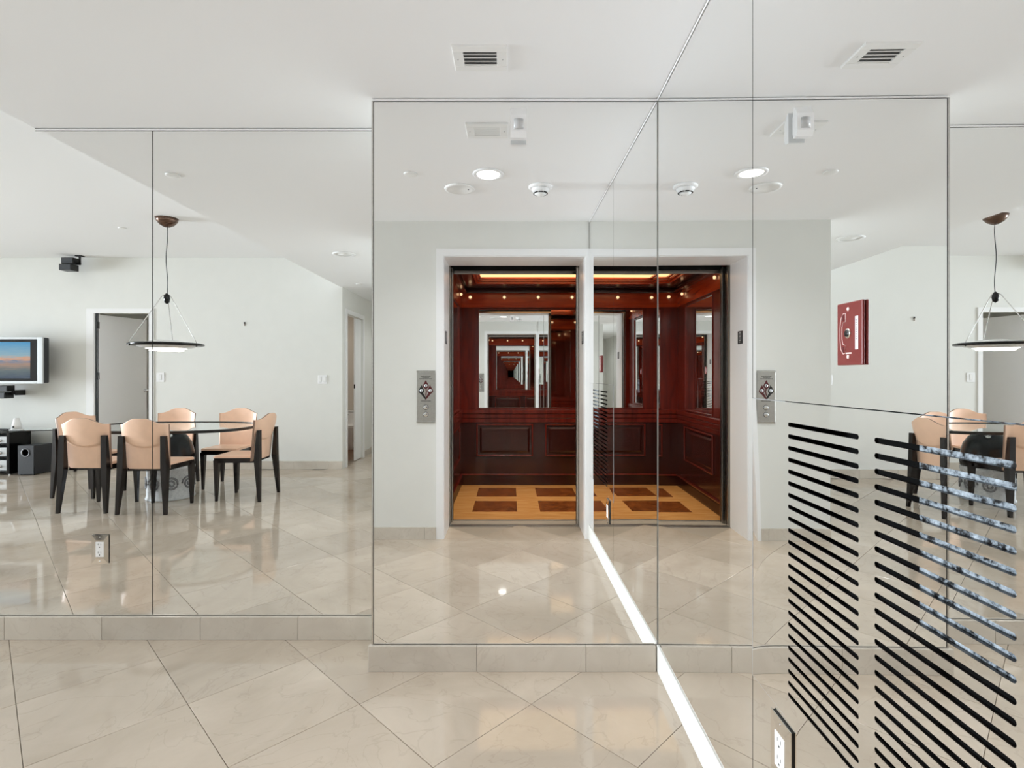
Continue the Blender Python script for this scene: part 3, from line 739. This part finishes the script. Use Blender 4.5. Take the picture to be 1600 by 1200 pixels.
# carved scrolls round the drum
for k in range(8):
    a = k * math.pi / 4 + .2; P = []
    for i in range(26):
        t = i / 25; ang = 2 * math.pi * 2.1 * t; rr = 26 * (1 - .86 * t)
        aa = a + rr * math.cos(ang) / 78
        P.append((TX + 78 * math.cos(aa), TY + 78 * math.sin(aa), 60 + rr * math.sin(ang)))
    MB().tube(P, 3.6, 8).build('scroll', 'carved', drum)
MB().lathe([(78, 123), (80, 140), (78, 170), (70, 205), (54, 232), (30, 252), (12, 260), (0, 261.5)], (TX, TY, 0), 40).build('dome', 'black_gloss', tb)

def make_chair():
    c = empty('dining_chair', (0, 0, 0))
    # seat
    s_ = MB(); s_.prism([(-76, 76), (-70, 84), (70, 84), (76, 76), (70, -62), (-70, -62)], 'z', 158, 166)
    bmesh.ops.bevel(s_.bm, geom=[e_ for e_ in s_.bm.edges if all(v.co.z > 165 for v in e_.verts)], offset=2.5, segments=2, affect='EDGES')
    s_.build('seat', 'leather', c)
    ap = MB(); ap.prism([(-73, 80), (73, 80), (66, -62), (-66, -62)], 'z', 140, 158); ap.build('apron', 'dark_wood', c)
    # curved backrest with a dished head
    bk = MB(); NX, NZ = 32, 84; Fg, Bg = [], []
    def ztop(t):
        e_ = abs(t); k = min(1, max(0, (.93 - e_) / .75)); return 298 + 20 * (k * k * (3 - 2 * k))
    for i in range(NX + 1):
        t = -1 + 2 * i / NX; cf_, cb = [], []
        for j in range(NZ + 1):
            v = j / NZ; z = 147 + (ztop(t) - 147) * v
            arc = 262 - 44 * math.sqrt(max(0, 1 - t * t)); hw = 74 + 6 * v
            y = -62 - 14 * v + 5 * t * t
            if z > arc:
                s2 = (z - arc) / (ztop(t) - arc); y -= (1 - t * t) ** .5 * (7 * min(1, s2 * 16) + 15 * math.sin(min(1, s2) * math.pi / 2))
            cf_.append(bk.bm.verts.new((hw * t, y + 3.4, z))); cb.append(bk.bm.verts.new((hw * t, y - 3.4, z)))
        Fg.append(cf_); Bg.append(cb)
    bk._mi('leather'); ei = bk._mi('leather_edge')
    for i in range(NX):
        for j in range(NZ):
            for G in (Fg, Bg):
                f = bk.bm.faces.new((G[i][j], G[i + 1][j], G[i + 1][j + 1], G[i][j + 1])); f.smooth = True
    for i in range(NX):
        for j in (0, NZ):
            f = bk.bm.faces.new((Fg[i][j], Fg[i + 1][j], Bg[i + 1][j], Bg[i][j])); f.material_index = ei
    for j in range(NZ):
        for i in (0, NX):
            f = bk.bm.faces.new((Fg[i][j], Fg[i][j + 1], Bg[i][j + 1], Bg[i][j])); f.material_index = ei
    bk.build('backrest', 'leather', c)
    for sx in (-1, 1):
        # rear leg: foot, knee at seat height, blade top
        l = MB()
        secs = [(sx * 80, -90, 0, 4.5, 5), (sx * 72, -80, 150, 10, 10), (sx * 70, -84, 260, 9, 5)]
        R_ = []
        for (x, y, z, w_, d_) in secs: R_.append([l.bm.verts.new(p) for p in ((x - w_, y - d_, z), (x + w_, y - d_, z), (x + w_, y + d_, z), (x - w_, y + d_, z))])
        l.bm.faces.new(R_[0]); l.bm.faces.new(R_[-1])
        for a, b_ in zip(R_, R_[1:]):
            for k in range(4): l.bm.faces.new((a[k], a[(k + 1) % 4], b_[(k + 1) % 4], b_[k]))
        l.build('leg', 'dark_wood', c)
        l = MB(); x, y = sx * 68, 72
        l.hexa([(x - 4 + sx * 2, y - 4, 0), (x + 4 + sx * 2, y - 4, 0), (x + 4 + sx * 2, y + 4, 0), (x - 4 + sx * 2, y + 4, 0)], [(x - 9, y - 10, 150), (x + 8, y - 10, 150), (x + 8, y + 9, 150), (x - 9, y + 9, 150)])
        l.build('leg', 'dark_wood', c)
    return c
proto = make_chair()
PI = math.pi
# chair faces +y in its own space; the mirror turns the depth round, so the chairs nearest the mirror face -y
chairs = [(-1430, Yv(1862), PI, 'tan leather dining chair on the mirror side, left of the pair, back to the mirror'),
          (-1219, Yv(1844), PI, 'tan leather dining chair on the mirror side, right of the pair, hiding the stone drum'),
          (-1003, Yv(2013), PI / 2, 'tan leather dining chair at the table end nearest the lift, seen from the side'),
          (-1437, Yv(2218), 0, 'tan leather dining chair on the back wall side, nearest the open door'),
          (-1170, Yv(2215), 0, 'tan leather dining chair on the back wall side, beside the table end near the passage'),
          (-1620, Yv(2060), -PI / 2 + .12, 'tan leather dining chair at the table end nearest the subwoofer')]
for k, (x, y, rz, lab) in enumerate(chairs):
    c = proto if k == 0 else copy_tree(proto)
    c.location = (x * U, y * U, 0); c.rotation_euler = (0, 0, rz); tag(c, lab, 'chair', 'dining chairs round the glass table')

# pendant lamp
PX, PY = -1260, Yv(1948)
pd = empty('pendant_lamp', (PX, PY, 553), 'pendant lamp with a flat glowing glass disc hung over the dining table', 'lamp')
MB().lathe([(0, -33), (10, -32), (24, -24), (34, -12), (38, 0)], (PX, PY, HIGHC), 32).build('ceiling_canopy', 'bronze', pd)
cd = [(PX + 3 * math.sin(k * .55), PY, 750 + (HIGHC - 30 - 750) * k / 16) for k in range(17)]
MB().tube(cd, 1.5, 8).build('cord', 'charcoal', pd)
MB().lathe([(0, 722), (8, 728), (11, 742), (9, 754), (3, 762), (0, 762)], (PX, PY, 0), 20).build('hub', 'black_gloss', pd)
MB().lathe([(0, 553), (50, 556), (88, 564), (100, 571), (100, 574), (86, 579), (40, 589), (0, 591)], (PX, PY, 0), 48).build('glass_disc', 'opal', pd)
MB().lathe([(0, 551), (46, 553.5), (66, 558), (64, 560), (0, 556)], (PX, PY, 0), 40).build('glow_lens', 'pendant_glow', pd)
MB().lathe([(94, 568), (112, 568), (121, 571), (121, 576), (112, 579), (94, 577)], (PX, PY, 0), 48).build('rim', 'black_gloss', pd)
for a in (0.12, 0.12 + 2 * PI / 3, 0.12 + 4 * PI / 3):
    ex, ey = PX + 118 * math.cos(a), PY + 118 * math.sin(a)
    rd = MB().tube([(PX + 8 * math.cos(a), PY + 8 * math.sin(a), 756), (PX + 16 * math.cos(a), PY + 16 * math.sin(a), 750), (ex, ey, 580), (ex, ey, 573)], 1.5, 8).build('rod', 'steel', pd)
    MB().lathe([(0, 579), (3, 577), (3, 566), (0, 565)], (ex, ey, 0), 10).build('rod_clip', 'black', rd)
d = bpy.data.lights.new('pendant_light', 'AREA'); d.shape = 'DISK'; d.size = .3; d.energy = 4; d.color = (1, .95, .88)
l = bpy.data.objects.new('pendant_light', d); COL.objects.link(l); l.parent = pd; l.location = (0, 0, -2 * U)

# ------------------------------------------------------------------ television corner
TYF = -639
tv = empty('television', (-2400, -690, 420), 'silver wall mounted television showing a sunset over the sea', 'television')
B('casing', 'charcoal', tv, -2596, -2204, -680, TYF - 6, 424, 640, bev=6)
fr = MB(); fr.box(-2600, -2580, TYF - 8, TYF, 420, 642, bev=2); fr.box(-2228, -2202, TYF - 8, TYF, 420, 642, bev=2); fr.box(-2580, -2228, TYF - 8, TYF, 630, 642, bev=2); fr.box(-2580, -2228, TYF - 8, TYF, 420, 434, bev=2)
fr.build('bezel', 'silver', tv)
B('screen_border', 'black_gloss', tv, -2580, -2228, TYF - 7, TYF - 2, 434, 630)
B('screen', 'tv_picture', tv, -2566, -2262, TYF - 2, TYF - 1.4, 446, 618)
B('wall_bracket', 'black', tv, -2460, -2340, BACKY + 1, -680, 480, 580)
B('bracket_arm', 'black', tv, -2470, -2440, BACKY + 1, -700, 430, 600)
def cube_speaker(x, y, z, lab, hang):
    r_ = empty('satellite_speaker', (x, y, z), lab, 'speaker', 'small black cube speakers')
    for k, (dx, dz) in enumerate(((0, 0), (4, 32))):
        o_ = B('speaker_cube', 'black', r_, x - 30 + dx, x + 28 + dx, y - 22, y + 26 - k * 8, z + dz, z + dz + 30, bev=2)
        B('speaker_grille', 'charcoal', o_, x - 27 + dx, x + 25 + dx, y + 26 - k * 8, y + 27 - k * 8, z + dz + 3, z + dz + 27)
    if hang:
        B('bracket', 'black', r_, x + 40, x + 47, y - 12, y - 4, z + 30, HIGHC, bev=1); B('bracket_foot', 'black', r_, x + 28, x + 60, y - 20, y + 4, HIGHC - 5, HIGHC, bev=1); B('bracket_pin', 'black', r_, x + 28, x + 47, y - 12, y - 4, z + 34, z + 42)
    else:
        B('bracket', 'black', r_, x + 30, x + 52, y - 14, y - 4, z + 18, z + 34, bev=1); B('bracket_foot', 'black', r_, x + 46, x + 54, BACKY, y - 4, z + 14, z + 40, bev=1)
cube_speaker(-2118, -690, 962, 'black twin cube speaker hung under the ceiling above the open door', True)
cube_speaker(-2432, -690, 350, 'black twin cube speaker on the wall below the television', False)
st = empty('media_stand', (-2500, -630, 0), 'black media stand with glass top and shelves of equipment', 'stand')
B('side_panel', 'black_gloss', st, -2316, -2302, -690, -579, 6, 198, bev=1)
B('side_panel', 'black_gloss', st, -2716, -2702, -690, -579, 6, 198, bev=1)
for zz in (14, 80, 140, 192): B('shelf', 'black_gloss', st, -2702, -2316, -690, -583, zz, zz + 6)
B('back_panel', 'black', st, -2702, -2316, -692, -688, 6, 198)
g_ = MB().prism([(-2760, -570), (-2300, -565), (-2100, -620), (-2060, -700), (-2760, -720)], 'z', 203, 207).build('glass_top', 'clear_glass', st)
MB().tube([(-2760, -569, 205), (-2300, -564, 205), (-2100, -619, 205), (-2060, -700, 205)], 2.2, 6).build('glass_rim', 'glass_edge', g_)
for x, y in ((-2690, -600), (-2330, -600), (-2690, -680), (-2330, -680)): MB().lathe([(5, 198), (5, 203)], (x, y, 0), 12).build('spacer', 'chrome', st)
MB().lathe([(6, 0), (6, 203)], (-2090, -690, 0), 16).build('post', 'black', st)
for x in (-2309, -2709): MB().lathe([(5, 0), (5, 6)], (x, -590, 0), 12).build('foot', 'chrome', st)
for k, (z0, z1, lab) in enumerate(((20, 68, 'silver amplifier on the lowest shelf of the media stand'), (86, 126, 'silver disc player on the middle shelf of the media stand'), (146, 178, 'silver tuner on the upper shelf of the media stand'))):
    r_ = empty('hifi_unit', (-2440, -640, z0), lab, 'hi-fi unit', 'hi-fi units in the media stand')
    B('case', 'silver', r_, -2560, -2326, -686, -592, z0, z1, bev=1.5); B('display', 'black_gloss', r_, -2480, -2400, -592, -591, z0 + (z1 - z0) * .55, z1 - 5)
    for x in (-2380, -2355): MB().lathe([(7, 0), (6, 5), (0, 5.5)], (x, -592, (z0 + z1) / 2 - 4), 16, 'y').build('dial', 'chrome', r_)
sw = empty('subwoofer', (-2226, -632, 0), 'dark grey subwoofer box with round port standing beside the media stand', 'speaker')
B('cabinet', 'charcoal', sw, -2263, -2190, -683, -583, 4, 137, bev=2)
B('front_baffle', 'charcoal', sw, -2263, -2190, -583, -579, 4, 137, bev=1.5)
p_ = MB().lathe([(20, 0), (20, 2), (15, 1), (15, -8)], (-2228, -579, 105), 28, 'y').build('port_ring', 'port_rim', sw)
MB().lathe([(15, 0), (0, 0)], (-2228, -578.4, 105), 28, 'y').build('port_hole', 'void', p_)
for x in (-2256, -2197):
    for y in (-676, -588): MB().lathe([(4, 0), (4, 4)], (x, y, 0), 10).build('foot', 'black', sw)
gd = empty('table_gadget', (-2290, -600, 207), 'small white cone shaped gadget on the media stand', 'gadget')
B('base', 'white', gd, -2312, -2262, -612, -586, 207, 211, bev=1)
MB().lathe([(20, 211), (17, 232), (10, 262), (0, 264)], (-2288, -600, 0), 24).build('cone', 'white', gd)
MB().lathe([(6, 0), (0, 3)], (-2288, -582, 222), 16, 'y').build('eye', 'charcoal', gd)
rm = empty('remote_control', (-2350, -590, 207), 'black remote control lying on the media stand', 'remote')
B('body', 'black', rm, -2402, -2316, -600, -584, 207, 213, bev=2)
for k in range(6): B('key', 'charcoal', rm, -2394 + k * 12, -2388 + k * 12, -596, -588, 213, 214)

# ------------------------------------------------------------------ switches and the small hook on the back wall
def switch(xa, xb, z0, z1, lab, n=1):
    r_ = empty('light_switch', ((xa + xb) / 2, BACKY, z0), lab, 'switch', 'light switches on the back wall')
    B('cover_plate', 'white', r_, xa, xb, BACKY, BACKY + 2.4, z0, z1, bev=.7)
    for k in range(n):
        c_ = xa + (xb - xa) * (k + .5) / n
        o_ = B('rocker', 'white_plastic', r_, c_ - 5.5, c_ + 5.5, BACKY + 2, BACKY + 3.6, z0 + 10, z1 - 10, bev=.5)
        B('rocker_gap', 'grey_plastic', o_, c_ - 6.4, c_ + 6.4, BACKY + 2.3, BACKY + 2.6, z0 + 9, z1 - 9)
switch(-943, -898, 418, 462, 'double white light switch on the back wall near the passage corner', 2)
switch(-1735, -1697, 428, 474, 'white light switch on the back wall right of the open door')
r_ = empty('wall_hook', (-1303, BACKY, 706), 'tiny metal picture hook on the back wall', 'hook')
B('pin', 'hinge', r_, -1306, -1300, BACKY, BACKY + 4, 714, 722, bev=.5); B('hook', 'bronze', r_, -1304, -1301.5, BACKY, BACKY + 3, 704, 716, bev=.4)
print('tiles', ntile)
